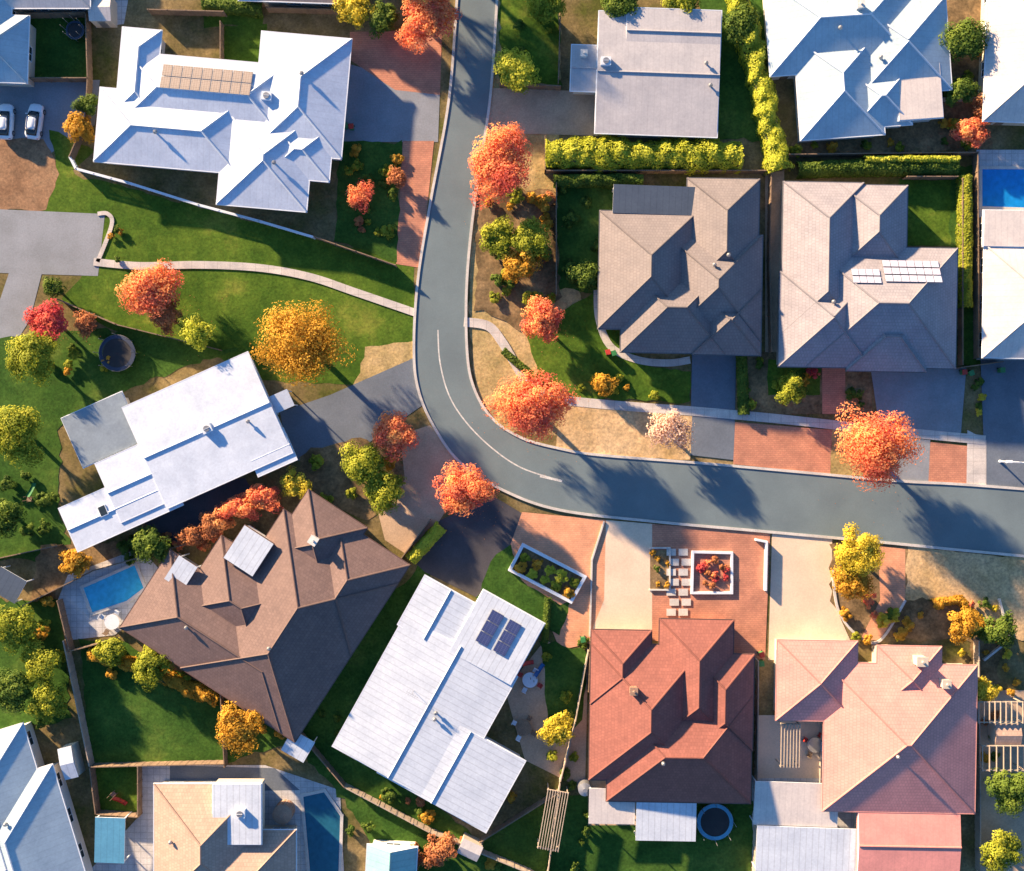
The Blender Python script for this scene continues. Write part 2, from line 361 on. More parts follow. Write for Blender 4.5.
rC=roofmat('roof_cream_metal',(.64,.6,.58),'metal',.6,.1,.9)
rBrown=roofmat('roof_brown_tile',(.21,.145,.135))
rRed=roofmat('roof_redbrown_tile',(.3,.12,.1))
rPink=roofmat('roof_pink_tile',(.8,.35,.31),'tile',.7,.08)
rPinkS=roofmat('roof_pink_sheet',(.72,.31,.28),'metal',.7,.08,.93)
rTaupe=roofmat('roof_taupe',(.46,.46,.49),'metal',.7,.1,.92)
rBlueL=roofmat('roof_pale_blue',(.42,.54,.62),'metal',.6,.1,.9)
rDark=roofmat('roof_charcoal_tile',(.24,.215,.22),'tile',.7,.1)
rGrey=roofmat('roof_grey_tile',(.34,.325,.36),'tile',.7,.1)
rGreyF=roofmat('roof_grey_sheet',(.26,.33,.4),'plain',.6)
rTan=roofmat('roof_tan_tile',(.5,.36,.29))
rTeal=roofmat('roof_teal_sheet',(.26,.5,.52),'metal',.6)
rDBlue=roofmat('roof_slate_blue',(.08,.11,.16),'metal',.5)

def house(label,cx,cy,ang,wings,rm,wall='brick',eave=2.7,pitch=.42,cap=None,kind='hip',solar=(),vents=(),chim=(),acs=(),ant=(),over=.45,fascia='white',flatm=None,sky=()):
    s=(H-eave)/H/S
    top=mkobj('house',None,None,(*W(cx,cy,eave),0),-math.radians(ang))
    tag(top,label,'house')
    ws=[];fm=[]
    for i,w in enumerate(wings):
        k=w[4] if len(w)>4 else kind; p=w[5] if len(w)>5 else pitch; dz=w[6] if len(w)>6 else 0
        fm.append(2 if (k=='flat' or (len(w)>7)) else 0)
        ws.append((w[0]*s,-w[3]*s,w[2]*s,-w[1]*s,k,p,eave+dz+i*.004))
    def wz(w,x,y):
        x0,y0,x1,y1,k,p,z=w
        if not(x0<=x<=x1 and y0<=y<=y1): return -1
        if k=='hip': return z+p*min(x-x0,x1-x,y-y0,y1-y)
        if k=='gx': return z+p*min(y-y0,y1-y)
        if k=='gy': return z+p*min(x-x0,x1-x)
        return z+.15
    rz=lambda x,y:max([wz(w,x,y) for w in ws])
    rb=MB(); cp=MB(); gt=MB(); wl=MB()
    for wi,w in enumerate(ws):
        x0,y0,x1,y1,k,p,z=w; X=x1-x0;Y=y1-y0
        C=[(x0,y0,z),(x1,y0,z),(x1,y1,z),(x0,y1,z)]
        def F(pts):
            a=Vector(pts[0]);b=Vector(pts[1]);u=(b-a).normalized(); n=u.cross(Vector(pts[-1])-a).normalized(); v=n.cross(u)
            rb.face(pts,fm[wi],[((Vector(q)-a).dot(u)+a.x,(Vector(q)-a).dot(v)+a.y) for q in pts])
        caps=[]
        if k=='hip':
            if X>=Y: r=Y/2; A=(x0+r,y0+r,z+p*r);B=(x1-r+.001,y0+r,z+p*r)
            else: r=X/2; A=(x0+r,y0+r,z+p*r);B=(x0+r,y1-r+.001,z+p*r)
            if X>=Y:
                F([C[0],C[1],B,A]);F([C[2],C[3],A,B]);F([C[1],C[2],B]);F([C[3],C[0],A])
                caps=[(A,B),(C[0],A),(C[3],A),(C[1],B),(C[2],B)]
            else:
                F([C[1],C[2],B,A]);F([C[3],C[0],A,B]);F([C[0],C[1],A]);F([C[2],C[3],B])
                caps=[(A,B),(C[0],A),(C[1],A),(C[2],B),(C[3],B)]
        elif k in('gx','gy'):
            if k=='gx': A=(x0,(y0+y1)/2,z+p*Y/2);B=(x1,(y0+y1)/2,z+p*Y/2);F([C[0],C[1],B,A]);F([C[2],C[3],A,B]);rb.face([C[1],C[2],B],1);rb.face([C[3],C[0],A],1)
            else: A=((x0+x1)/2,y0,z+p*X/2);B=((x0+x1)/2,y1,z+p*X/2);F([C[1],C[2],B,A]);F([C[3],C[0],A,B]);rb.face([C[0],C[1],A],1);rb.face([C[2],C[3],B],1)
            caps=[(A,B)]
        else:
            T=[(x,y,z+.15) for x,y,_ in C]; F(T)
            for i in range(4): j=(i+1)%4; rb.face([C[i],C[j],T[j],T[i]],1)
            if z>eave+1: wl.box((x0+x1)/2,(y0+y1)/2,z-1,X-.2,Y-.2,1.96)
        for A_,B_ in caps:
            if (Vector(A_)-Vector(B_)).length>.3:
                up=Vector((0,0,.02)); cp.cyl(Vector(A_)+up,Vector(B_)+up,.12,n=6)
        rb.face([(x0,y0,z-.01),(x0,y1,z-.01),(x1,y1,z-.01),(x1,y0,z-.01)],1)
        g_=.05
        gt.box((x0+x1)/2,y0-g_,z-.07,X+.2,.1,.16);gt.box((x0+x1)/2,y1+g_,z-.07,X+.2,.1,.16)
        gt.box(x0-g_,(y0+y1)/2,z-.07,.1,Y,.155);gt.box(x1+g_,(y0+y1)/2,z-.07,.1,Y,.155)
        if z<eave+1:
            o=over+wi*.006
            wl.box((x0+x1)/2,(y0+y1)/2,(z-.03)/2,X-2*o,Y-2*o,z-.03)
    wo=wl.obj('wall',[M[wall]],top)
    ro=rb.obj('roof',[rm,M['white'],flatm or rm],top)
    if cp.v: cp.obj('ridge_capping',[cap or rm],ro)
    gt.obj('gutter',[M[fascia]],top)
    def inside(x,y,skip):
        return any(i!=skip and w[0]+over<x<w[2]-over and w[1]+over<y<w[3]-over for i,w in enumerate(ws))
    door=False
    for wi,w in enumerate(ws):
        x0,y0,x1,y1,k,p,z=w; o=over+wi*.006
        if z>eave+1: continue
        for side in range(4):
            L=(x1-x0) if side%2==0 else (y1-y0); n=int(L/4.2)
            for i in range(n):
                t=(i+.5)/n
                if side==0: x=x0+L*t;y=y0+o;r=0
                elif side==2: x=x0+L*t;y=y1-o;r=math.pi
                elif side==1: x=x1-o;y=y0+L*t;r=math.pi/2
                else: x=x0+o;y=y0+L*t;r=-math.pi/2
                if inside(x,y,wi) or inside(x+math.sin(r)*.3,y-math.cos(r)*.3,wi): continue
                if not door and side in(0,2) and n>1:
                    dd=mkobj('door',DOOR,top,(x+.0,y,0),r); mkobj('handle',HAN,dd); door=True; continue
                f=mkobj('window',WF,top,(x,y,1.5),r); mkobj('pane',WG,f)
    def grad(x,y):
        e=.3; return (rz(x+e,y)-rz(x-e,y))/(2*e),(rz(x,y+e)-rz(x,y-e))/(2*e)
    for (u0,v0,u1,v1,c,r,k) in solar:
        xa,ya,xb,yb=u0*s,-v1*s,u1*s,-v0*s; xc,yc=(xa+xb)/2,(ya+yb)/2
        gx,gy=grad(xc,yc); nn=Vector((-gx,-gy,1)).normalized(); zc=rz(xc,yc)
        for i in range(c):
            for j in range(r):
                x=xa+(xb-xa)*(i+.5)/c; y=ya+(yb-ya)*(j+.5)/r
                q=mkobj('solar_panel',PVM[k],ro,(x,y,zc+gx*(x-xc)+gy*(y-yc)+.14)); q.rotation_mode='QUATERNION'
                q.rotation_quaternion=Vector((0,0,1)).rotation_difference(nn)
                q.scale=((xb-xa)/c/1.0*.96,(yb-ya)/r/1.62*.96,1)
    for u,v in vents:
        x,y=u*s,-v*s; z=rz(x,y); b=MB(); b.cyl((0,0,-.3),(0,0,.35),.12,n=10)
        for i in range(3): b.cyl((0,0,.3+i*.12),(0,0,.4+i*.12),.27-.04*i,.22-.05*i,n=12)
        b.obj('roof_vent',[M['steel']],ro,(x,y,z))
    for u,v in sky:
        x,y=u*s,-v*s; gx,gy=grad(x,y); b=MB(); b.box(0,0,.08,1.0,1.3,.12,m=1); b.box(0,0,.145,.85,1.15,.02)
        q=b.obj('skylight',[M['glass'],M['white']],ro,(x,y,rz(x,y))); q.rotation_mode='QUATERNION'; q.rotation_quaternion=Vector((0,0,1)).rotation_difference(Vector((-gx,-gy,1)).normalized())
    for u,v,sx,sy,hh in chim:
        x,y=u*s,-v*s; z=rz(x,y); b=MB(); b.box(0,0,hh/2-.4,sx,sy,hh+.8); b.box(0,0,hh+.05,sx+.16,sy+.16,.12); b.cyl((0,0,hh+.1),(0,0,hh+.4),.14,n=8)
        b.obj('chimney',[M[wall]],ro,(x,y,z))
    for u,v in acs:
        x,y=u*s,-v*s; z=rz(x,y); b=MB(); b.box(0,0,.1,1.2,1.0,.9); b.cyl((0,0,.55),(0,0,.63),.38,n=14,m=1); b.box(0,0,.65,.7,.05,.03,m=0)
        b.obj('air_conditioner',[M['white'],M['steel']],ro,(x,y,z))
    for u,v in ant:
        x,y=u*s,-v*s; z=rz(x,y); b=MB(); b.cyl((0,0,-.2),(0,0,1.8),.03,n=6); b.cyl((-.8,0,1.7),(.8,0,1.7),.02,n=5)
        for i in range(6): b.cyl((-.7+i*.28,-.4+.04*i,1.7),(-.7+i*.28,.4-.04*i,1.7),.015,n=4)
        b.obj('antenna',[M['steel']],ro,(x,y,z))
    return top
house('white metal hip roofed house with tan solar array',220,120,5,
 [(-105,-84,-66,0),(-98,-60,62,10),(34,-92,124,28),(-122,-22,22,52),(4,-12,94,84),(50,-4,114,52)],rW,'renderw',cap=M['capw'],pitch=.2,
 solar=[(-60,-50,30,-24,9,2,'pvt')],vents=[(80,-50),(60,40),(-60,20)],acs=[(46,-26)])
house('white low pitched metal roofed house beside a courtyard',185,450,-24,
 [(-40,-64,97,46,'gx',.03),(56,20,98,54,'gx',.03,-.15),(-140,2,-25,49,'gx',.03,-.25),(-88,-24,-30,40,'gx',.03,-.12),(-102,-80,-36,-26,'flat',0,-.6)],rWS,'renderw',eave=3.2,cap=rWS,flatm=rGreyF,
 vents=[(70,0)],acs=[(30,-10)],sky=[(-100,22)])
house('large brown tiled hip roofed house with white roof box',270,615,33,
 [(-119,0,72,92),(-84,-40,20,50),(-46,-96,90,93),(-36,-126,34,-50),(4,-118,90,-10),(-68,-64,-34,-26,'flat',0,1.3)],rBrown,'renderw',pitch=.38,fascia='dbrown',flatm=rW2,
 vents=[(20,20),(-60,50)],chim=[(-2,-90,.9,.9,.9)])
house('white ribbed metal roofed house with dark solar panels',440,705,29,
 [(-74,-62,54,88,'gy',.035),(-22,8,102,89.5,'gy',.035,-.1),(-76,-106,-16,-50,'gy',.035),(-18,-122,52,-52,'flat',0,.1)],rW2,'renderw',eave=3.0,cap=rW2,
 solar=[(-1,-110,13,-74,1,3,'pv'),(19,-110,33,-74,1,3,'pv')],vents=[(0,8),(2,14)],ant=[(-30,0)])
house('red brown tiled hip roofed house by a brick yard',670,715,1,
 [(-80,-70,34,66),(-62,-20,82,87),(-80,-84,-20,-10),(-12,-96,62,24),(20,-62,83,34)],rRed,'brick',chim=[(-40,-30,.8,.8,.8)],vents=[(-10,40)],pitch=.5,fascia='dbrown')
house('pink tiled hip roofed house with chimneys',890,730,1,
 [(-114,-88,-34,-8),(-66,-66,86,82),(-14,-84,50,-20),(-30,70,72,160,'gx',.1,-.2,1)],rPink,'render',chim=[(25,-72,1.2,1.0,1.3),(50,-50,.9,.9,1)],vents=[(0,20)],eave=3.0,fascia='pinkg',pitch=.3,flatm=rPinkS)
house('pale taupe roofed house with wide low roof',655,75,2,
 [(-58,-62,64,60,'gx',.05),(-84,-28,-40,18,'gx',.05,-.2),(-30,-66,64,-20,'gx',.05,.1)],rTaupe,'renderw',acs=[(-50,-10)],vents=[(50,-12),(55,10)],chim=[(-72,-18,.7,.7,.6)],fascia='white')
house('pale blue grey metal roofed house with several gables',857,52,-4,
 [(-88,-80,60,18),(-62,-18,22,84),(0,-50,92,44),(-10,20,50,76),(36,18,80,72,'flat',0,.3)],rBlueL,'renderw',cap=M['capw'],pitch=.3,vents=[(-20,-20),(20,10)],chim=[(0,-40,.8,.8,.8)],flatm=rC)
house('cream roofed house behind orange shrubs',1022,48,2,[(-36,-75,60,74),(-30,-90,60,-20)],rC,'render',pitch=.35)
house('charcoal tiled hip roofed house with curved garden path',680,268,1,
 [(-81,-56,16,62),(-58,0,46,85),(-16,-34,82,72),(6,-90,78,22),(14,20,82,86)],rDark,'render',pitch=.56,fascia='dgrey',vents=[(30,0),(44,-10)])
house('grey tiled hip roofed house with pale solar panels',868,275,1,
 [(-86,-92,-6,60),(-30,-90,38,-6),(-88,-2,6,93),(-60,-28,89,92),(-20,30,60,96)],rGrey,'render',pitch=.5,fascia='dgrey',
 solar=[(-22,-4,6,12,4,2,'pvl'),(10,-14,66,10,7,3,'pvl')],vents=[(-40,30)])
house('cream roofed house beside a blue pool',1018,285,1,[(-34,-40,60,73),(-36,-74,30,-38,'flat',0,.1)],rC,'render',pitch=.3)
house('pale grey metal roofed house by a white shed',14,818,-17,[(-60,-88,36,90),(-60,-40,52,110)],rBlueL,'renderw',cap=M['capw'],pitch=.34,vents=[(0,0)])
house('tan tiled house with white flat roof section',224,838,0,[(-70,-54,36,70),(-40,-8,72,70),(-8,-58,40,2,'flat',0,1.2)],rTan,'render',pitch=.38,acs=[(20,-30)],vents=[(-50,0)],flatm=rW2)
house('pale grey roofed house beside a small lawn',0,48,2,[(-50,-33,28,34),(-50,-60,10,10)],rBlueL,'render',pitch=.35)
house('tan roofed house at the top of the street',300,-42,2,[(-60,-50,45,44)],rTan,'render',pitch=.3)
house('small teal gable roofed cottage',392,872,3,[(-26,-26,24,60,'gy',.6)],rTeal,'renderw')
house('pale roofed house by a hedge',40,-30,0,[(-60,-40,50,38)],rC,'render',pitch=.3)

# ---------------------------------------------------------------- foliage
def leafobj_mesh(name,c,n,size,tint,mt,rng):
    Nn=len(c); r=rng.normal(size=(Nn,3)); n=n/np.linalg.norm(n,axis=1,keepdims=True)
    t=np.cross(n,r); t/=np.linalg.norm(t,axis=1,keepdims=True)+1e-9; b=np.cross(n,t)
    s=size[:,None]; v=np.stack([c-t*s,c-b*s*.7,c+t*s,c+b*s*.7],1).reshape(-1,3)
    f=np.arange(4*Nn).reshape(-1,4)
    me=bpy.data.meshes.new(name); me.from_pydata(v.tolist(),[],f.tolist())
    at=me.attributes.new('tint','FLOAT','FACE'); at.data.foreach_set('value',np.clip(tint,0,1).astype(np.float32))
    me.materials.append(mt); return me
def crown(rng,R_,Hh,n,nc,leaf,z0,lum=.1):
    d=rng.normal(size=(nc,3)); d/=np.linalg.norm(d,axis=1,keepdims=True); d[:,2]=np.where(d[:,2]<-.3,-d[:,2],d[:,2])
    ang=np.arctan2(d[:,1],d[:,0]); p1,p2,p3=rng.uniform(0,6.28,3)
    rad=rng.uniform(.3,.76,nc)*(1+lum*np.sin(2*ang+p1)+lum*np.sin(3*ang+p2)+lum*.8*np.sin(5*ang+p3)); cc=d*rad[:,None]; cr=rng.uniform(.17,.34,nc); ct=rng.normal(0,.15,nc)
    w=cr**2;k=rng.choice(nc,n,p=w/w.sum())
    e=rng.normal(size=(n,3)); e/=np.linalg.norm(e,axis=1,keepdims=True)
    rr=cr[k]*(rng.uniform(0,1,n)**.3)*rng.uniform(.95,1.05,n)
    p=cc[k]+e*rr[:,None]
    nrm=e+rng.normal(size=(n,3))*.25+p*.6+np.array([0,0,.45])
    tint=.5+ct[k]+rng.normal(0,.05,n)+.15*(-p[:,0]*.6+p[:,1]*.78)+.18*p[:,2]  # sunlight painted into the leaf tint: lighter toward the sun side, also with height
    p=p*np.array([R_,R_,Hh])+np.array([0,0,z0])
    return p,nrm,np.full(n,leaf)*rng.uniform(.6,1.3,n),tint,cc*np.array([R_,R_,Hh])+np.array([0,0,z0])
TI=[0]
NM={'orange':'autumn_tree','red':'autumn_tree','ygreen':'green_tree','gold':'autumn_tree','green':'green_tree','pale':'pale_tree','brown':'autumn_tree','yellow':'yellow_tree','lime':'green_tree'}
DS={'orange':'orange red autumn tree','red':'deep red autumn tree','ygreen':'yellow green leafy tree','gold':'golden brown leafy tree','green':'dark green leafy tree','pale':'sparse pale pink tree','brown':'rusty brown tree','yellow':'bright yellow autumn tree','lime':'bright lime leafy tree'}
LIT=[]
def tree(px,py,dpx,kind,where,h=None,wide=1.0):
    TI[0]+=1; rng=np.random.default_rng(100+TI[0]); Rm=dpx/2/S*1.0
    h=h or max(2.0,Rm*1.45); Hh=h*.42; z0=h-Hh
    x,y=W(px,py,z0); n=int(min(17000,max(2000,Rm*Rm*850)))
    if kind=='pale': n=int(n*.45)
    p,nr,sz,ti,cc=crown(rng,Rm*1.08,Hh,n,int(26+Rm*11),.135 if Rm>2 else .11,z0)
    p[:,0]*=wide; p[:,1]/=wide
    top=mkobj(NM[kind],None,None,(x,y,0)); tag(top,DS[kind]+' '+where,'tree')
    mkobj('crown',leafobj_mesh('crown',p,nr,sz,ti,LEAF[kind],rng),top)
    t=MB(); r=.05+Rm*.045; t.cyl((0,0,-.1),(0,0,z0*.55),r*1.3,r,n=8); t.cyl((0,0,z0*.55),(0,0,h*.8),r,r*.3,n=7)
    for c in cc[:9]: t.cyl((0,0,z0*.5+random.random()*.4),tuple(c),r*.5,r*.12,n=5,caps=False)
    t.obj('trunk',[M['bark']],top)
    if kind in('orange','red') and Rm>2.8: LIT.append((x,y,Rm))
for a in [
 (427,20,62,'orange','beside the kerb'),(503,168,74,'orange','beside the kerb'),(531,405,84,'orange','on the verge inside the bend'),
 (463,491,60,'orange','by the driveway at the bend'),(395,433,52,'orange','over the driveway'),(540,320,46,'orange','in the front garden'),
 (876,446,88,'orange','on the verge by the street',None,1.04),(148,290,62,'orange','on the lawn by the footpath',None,1.05),(166,315,40,'brown','on the lawn'),
 (48,320,46,'red','by the back fence'),(87,325,30,'brown','by the back fence'),(197,332,40,'lime','on the lawn',5),
 (303,345,96,'gold','above the driveway',None,1.07),(35,358,60,'ygreen','in the back garden'),(15,435,66,'ygreen','in the back garden'),(2,515,50,'green','in the back garden'),
 (53,288,28,'green','near the driveway'),(668,430,50,'pale','on the dry verge'),(262,497,38,'orange','beside the courtyard',None,1.1),(238,508,38,'orange','beside the courtyard',None,1.15),(214,524,36,'brown','beside the courtyard',None,1.15),(194,536,32,'brown','beside the courtyard',None,1.1),
 (364,466,52,'ygreen','in the mulched bed'),(385,488,46,'ygreen','in the mulched bed'),(296,483,34,'yellow','by the driveway'),(515,70,48,'lime','by the tan driveway'),(150,545,42,'green','beside the pool'),
 (857,552,56,'yellow','in the mulched garden'),(850,582,44,'gold','in the mulched garden'),(558,728,38,'yellow','beside the patio'),
 (15,628,52,'ygreen','in the dense garden'),(42,662,46,'ygreen','in the dense garden'),(48,702,44,'ygreen','in the dense garden'),(10,690,50,'green','in the dense garden'),
 (240,728,52,'gold','behind the brown house'),(150,668,42,'ygreen','beside the back lawn'),(110,650,36,'ygreen','beside the back lawn'),
 (530,240,48,'ygreen','in the street side bed'),(497,238,44,'ygreen','in the street side bed'),(520,265,40,'gold','in the street side bed'),(585,275,36,'green','beside the dark roof'),
 (360,195,32,'orange','in the shaded garden'),(397,178,24,'brown','in the shaded garden'),(80,128,34,'gold','beside the white house'),(88,105,30,'green','beside the white house'),
 (972,132,34,'orange','in the planted yard'),(985,110,32,'brown','in the planted yard'),(965,40,50,'green','between the houses'),(960,90,36,'green','between the houses'),
 (355,10,40,'yellow','beside the tan roof'),(545,0,48,'ygreen','beside the road'),(740,25,44,'green','between the houses'),
 (985,690,32,'yellow','beside the pink house'),(962,625,36,'gold','in the mulched garden'),(1000,630,38,'green','in the mulched garden'),
 (440,850,40,'brown','by the long fence'),(412,858,30,'brown','by the long fence'),(605,384,30,'gold','on the front lawn'),(792,388,34,'ygreen','in the front bed'),
 (1010,790,50,'green','in the back yard'),(1000,850,44,'ygreen','in the back yard'),(620,2,44,'green','behind the taupe roof'),(680,0,40,'ygreen','behind the taupe roof'),
 (75,562,34,'gold','beside the pool'),(385,20,36,'green','beside the tan roof'),
 (385,-75,90,'green','added out of view to shade the road',10),(430,-85,90,'green','added out of view to shade the road',11)]:  # last two: tall trees added beyond the frame to cast shade on the road
    tree(*a)
rng=np.random.default_rng(4); P=[]
for x,y,r in LIT:
    n=int(28*r); a=rng.uniform(0,6.28,n); q=np.abs(rng.normal(0,r*.7,n)); P.append(np.stack([x+.4*r+q*np.cos(a),y-.4*r+q*np.sin(a),rng.uniform(.25,.27,n)],1))
P=np.concatenate(P); o=mkobj('fallen_leaves',leafobj_mesh('fallen_leaves',P,np.tile([0,0,1.],(len(P),1))+rng.normal(size=(len(P),3))*.1,rng.uniform(.04,.08,len(P)),rng.uniform(.2,.9,len(P)),LEAF['brown'],rng))
o['kind']='stuff'; tag(o,'scattered brown fallen leaves under the autumn trees','fallen leaves')

SV={}
def shrub(px,py,dpx,kind,where='in a garden bed',hh=None):
    k=(kind,random.randrange(3))
    if k not in SV:
        rng=np.random.default_rng(k[1]+len(SV)*7+5); p,nr,sz,ti,_=crown(rng,1,.75,1000,18,.11,.6)
        SV[k]=leafobj_mesh('shrub_leaves',p,nr,sz,ti,LEAF[kind],rng)
    r=dpx/2/S; o=mkobj('shrub',SV[k],None,(*W(px,py,r*.6),0),random.uniform(0,6.28),(r,r,r*random.uniform(.6,1.0)))
    cn={'orange':'orange autumn','red':'red','ygreen':'yellow green','gold':'golden','green':'dark green','pale':'pale dry','brown':'rusty brown','yellow':'bright yellow','lime':'bright lime'}[kind]
    tag(o,f'{cn} leafy garden shrub {where}','shrub','garden shrubs in the yards')
def scat(x0,y0,x1,y1,n,kinds,d0=8,d1=18):
    for _ in range(n): shrub(random.uniform(x0,x1),random.uniform(y0,y1),random.uniform(d0,d1),random.choice(kinds))
G=['green','ygreen','ygreen','gold']
scat(345,148,398,245,16,G+['brown']); scat(480,195,552,300,24,G+['gold','brown'],10,24); scat(560,185,600,290,8,['green'],10,20)
scat(835,600,1000,640,20,['yellow','gold','green','orange','ygreen'],8,20); scat(960,650,1000,760,14,['green','yellow','gold','brown'],8,20)
scat(310,460,400,505,12,G,10,20); scat(165,525,270,550,10,['brown','orange','green'],10,22); scat(0,600,65,730,12,G,14,28)
scat(85,640,210,690,14,['gold','ygreen','green'],10,24); scat(740,355,818,410,14,G+['red'],8,16); scat(845,365,868,410,5,['green'],8,14)
scat(940,30,985,145,12,G,10,20); scat(20,340,130,375,8,G,8,18); scat(0,470,55,540,8,['green'],10,22)
scat(295,650,340,735,8,['green'],10,20); scat(350,790,520,870,18,['green','green','brown','gold'],10,22); scat(545,640,585,780,8,['green','ygreen'],8,16)
for i in range(10):
    t=(i%5+.5)/5; q=.3+.4*(i//5); shrub(523+61*t-13*q,548+31*t+24*q,random.uniform(12,18),['ygreen','gold','lime','lime'][i%4],'in the white planter')
scat(652,552,669,588,6,['green','gold'],6,10); scat(697,556,727,588,14,['red','orange','brown'],7,11)
scat(560,780,590,870,6,['green'],9,16); scat(225,715,300,745,6,['gold','green'],10,20); scat(790,140,930,152,8,G,8,16); scat(570,375,680,398,8,G,7,14)
scat(965,375,982,430,6,['yellow','green'],7,12); scat(105,540,140,560,4,['green'],10,18); scat(108,222,125,262,4,['green','gold'],8,16)
scat(495,10,555,80,6,G,8,18); scat(978,650,1020,700,5,['gold','yellow','green'],8,18)

def hedge(pts,wid,hgt,kind,label,dens=340,lump=.15):
    rng=np.random.default_rng(int(abs(pts[0][0]*3+pts[0][1]))); w=[W(p[0],p[1],hgt*.6) for p in pts]; P=[];Nn=[];T=[]
    for a,b in zip(w[:-1],w[1:]):
        L=math.hypot(b[0]-a[0],b[1]-a[1]); t=np.array([(b[0]-a[0])/L,(b[1]-a[1])/L]); nn=np.array([-t[1],t[0]])
        n=int(L*dens*(.4+wid*.35)); s=rng.uniform(-.3,L+.3,n); q=rng.uniform(-1,1,n)
        f=lambda s,ph: 1-lump*(.5+.3*np.sin(s*1.3+ph)+.25*np.sin(s*3.1+2*ph)+.3*np.sin(s*.6+ph*3))
        lum=np.where(q>0,f(s,.3),f(s,2.1))
        zz=rng.uniform(0,1,n); topm=rng.random(n)<.65
        q=np.where(topm,q,np.sign(q)*rng.uniform(.88,1.08,n)); z=np.where(topm,1-.4*np.abs(q)**2.5+rng.normal(0,.04,n),zz*.7)*hgt*(.5*lum+.5*f(s,4.4)+lump*.3*np.sin(q*3+s*2.3))
        q=q*lum*wid/2
        P.append(np.stack([a[0]+t[0]*s+nn[0]*q,a[1]+t[1]*s+nn[1]*q,z],1))
        Nn.append(np.stack([nn[0]*q*1.0,nn[1]*q*1.0,np.where(topm,1.0,.2)],1)+rng.normal(size=(n,3))*.3)
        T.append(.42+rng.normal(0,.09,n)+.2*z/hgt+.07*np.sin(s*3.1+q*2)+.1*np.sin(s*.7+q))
    P=np.concatenate(P);Nn=np.concatenate(Nn);T=np.concatenate(T)
    me=leafobj_mesh('hedge',P,Nn,rng.uniform(.1,.19,len(P)),T,LEAF[kind],rng)
    b=MB(); o=mkobj('hedge',me); tag(o,label,'hedge')
    for a,c in zip(w[:-1],w[1:]):
        L=math.hypot(c[0]-a[0],c[1]-a[1]); b.box((a[0]+c[0])/2,(a[1]+c[1])/2,hgt*.3,L,wid*.55,hgt*.6,rot=math.atan2(c[1]-a[1],c[0]-a[0]))
    b.obj('dark_core',[M['core']],o)  # dark boxes added inside the leaf shell to fill the hedge
hedge([(548,152),(640,153),(740,154)],4.2,2.8,'lime','tall sunlit yellow green hedge along the boundary',lump=.28)
hedge([(738,-10),(757,60),(768,110),(780,168)],3.2,3.0,'lime','tall lumpy hedge between two houses',lump=.3)
hedge([(800,169),(860,167),(955,167)],2.0,1.8,'green','clipped dark green hedge behind the yard',lump=.1)
hedge([(866,160),(955,160)],1.0,2.1,'lime','clipped pale hedge strip',lump=.1)
hedge([(966,178),(966,305)],1.6,1.8,'ygreen','narrow clipped hedge along the side lawn',lump=.1)
hedge([(412,558),(440,528)],1.7,1.4,'lime','short clipped hedge beside the dark driveway',lump=.1)
hedge([(545,640),(548,600)],.8,.9,'green','low hedge by the front lawn',lump=.1)
hedge([(742,355),(744,412)],1.3,1.1,'green','clipped hedge beside the driveway',lump=.1)
hedge([(205,4),(260,8)],1.8,1.5,'green','dark hedge behind the white house')
hedge([(505,352),(528,372),(560,390)],.9,.8,'green','low hedge following the footpath')
hedge([(90,655),(140,668),(215,700)],2.0,1.8,'gold','golden hedge above the back lawn',lump=.4)
hedge([(556,180),(640,180)],1.6,1.8,'green','shaded hedge by the dark roof')
hedge([(1000,640),(960,600),(935,603)],1.1,.9,'gold','low golden edging plants')

# ---------------------------------------------------------------- fences
def fence(pts,h,m,label,kind='paling'):
    mb=MB(); w=[W(p[0],p[1],h/2) for p in pts]
    for a,b in zip(w[:-1],w[1:]):
        L=math.hypot(b[0]-a[0],b[1]-a[1]); r=math.atan2(b[1]-a[1],b[0]-a[0]); c,s=math.cos(r),math.sin(r)
        n=max(1,round(L/2.4))
        for i in range(n+1): mb.box(a[0]+(b[0]-a[0])*i/n,a[1]+(b[1]-a[1])*i/n,h/2+.05,.13,.13,h+.1,rot=r)
        if kind=='paling':
            k=max(1,int(L/.45))
            for i in range(k):
                t=(i+.5)/k; hh=h+random.uniform(-.03,.03); mb.box(a[0]+(b[0]-a[0])*t-s*.03*(i%2),a[1]+(b[1]-a[1])*t+c*.03*(i%2),hh/2,L/k*.98,.04,hh,rot=r)
            mb.box((a[0]+b[0])/2,(a[1]+b[1])/2,h+.02,L,.12,.05,rot=r)
        else:
            k=max(1,int(L/.3))
            for i in range(k):
                t=(i+.5)/k; mb.box(a[0]+(b[0]-a[0])*t,a[1]+(b[1]-a[1])*t,h/2,.17,.05,h,rot=r)
            for z in (.3,.8): mb.box((a[0]+b[0])/2,(a[1]+b[1])/2,z*h,L,.1,.1,rot=r)
            mb.box((a[0]+b[0])/2,(a[1]+b[1])/2,h+.03,L,.3,.06,rot=r)
    return tag(mb.obj('picket_fence' if kind!='paling' else 'timber_fence',[M[m]]),label,'fence')
fence([(72,158),(78,170),(130,184),(200,206),(260,222),(314,238)],1.2,'white','white picket fence around the white house lawn','picket')
TF='weathered timber paling fence between two yards'
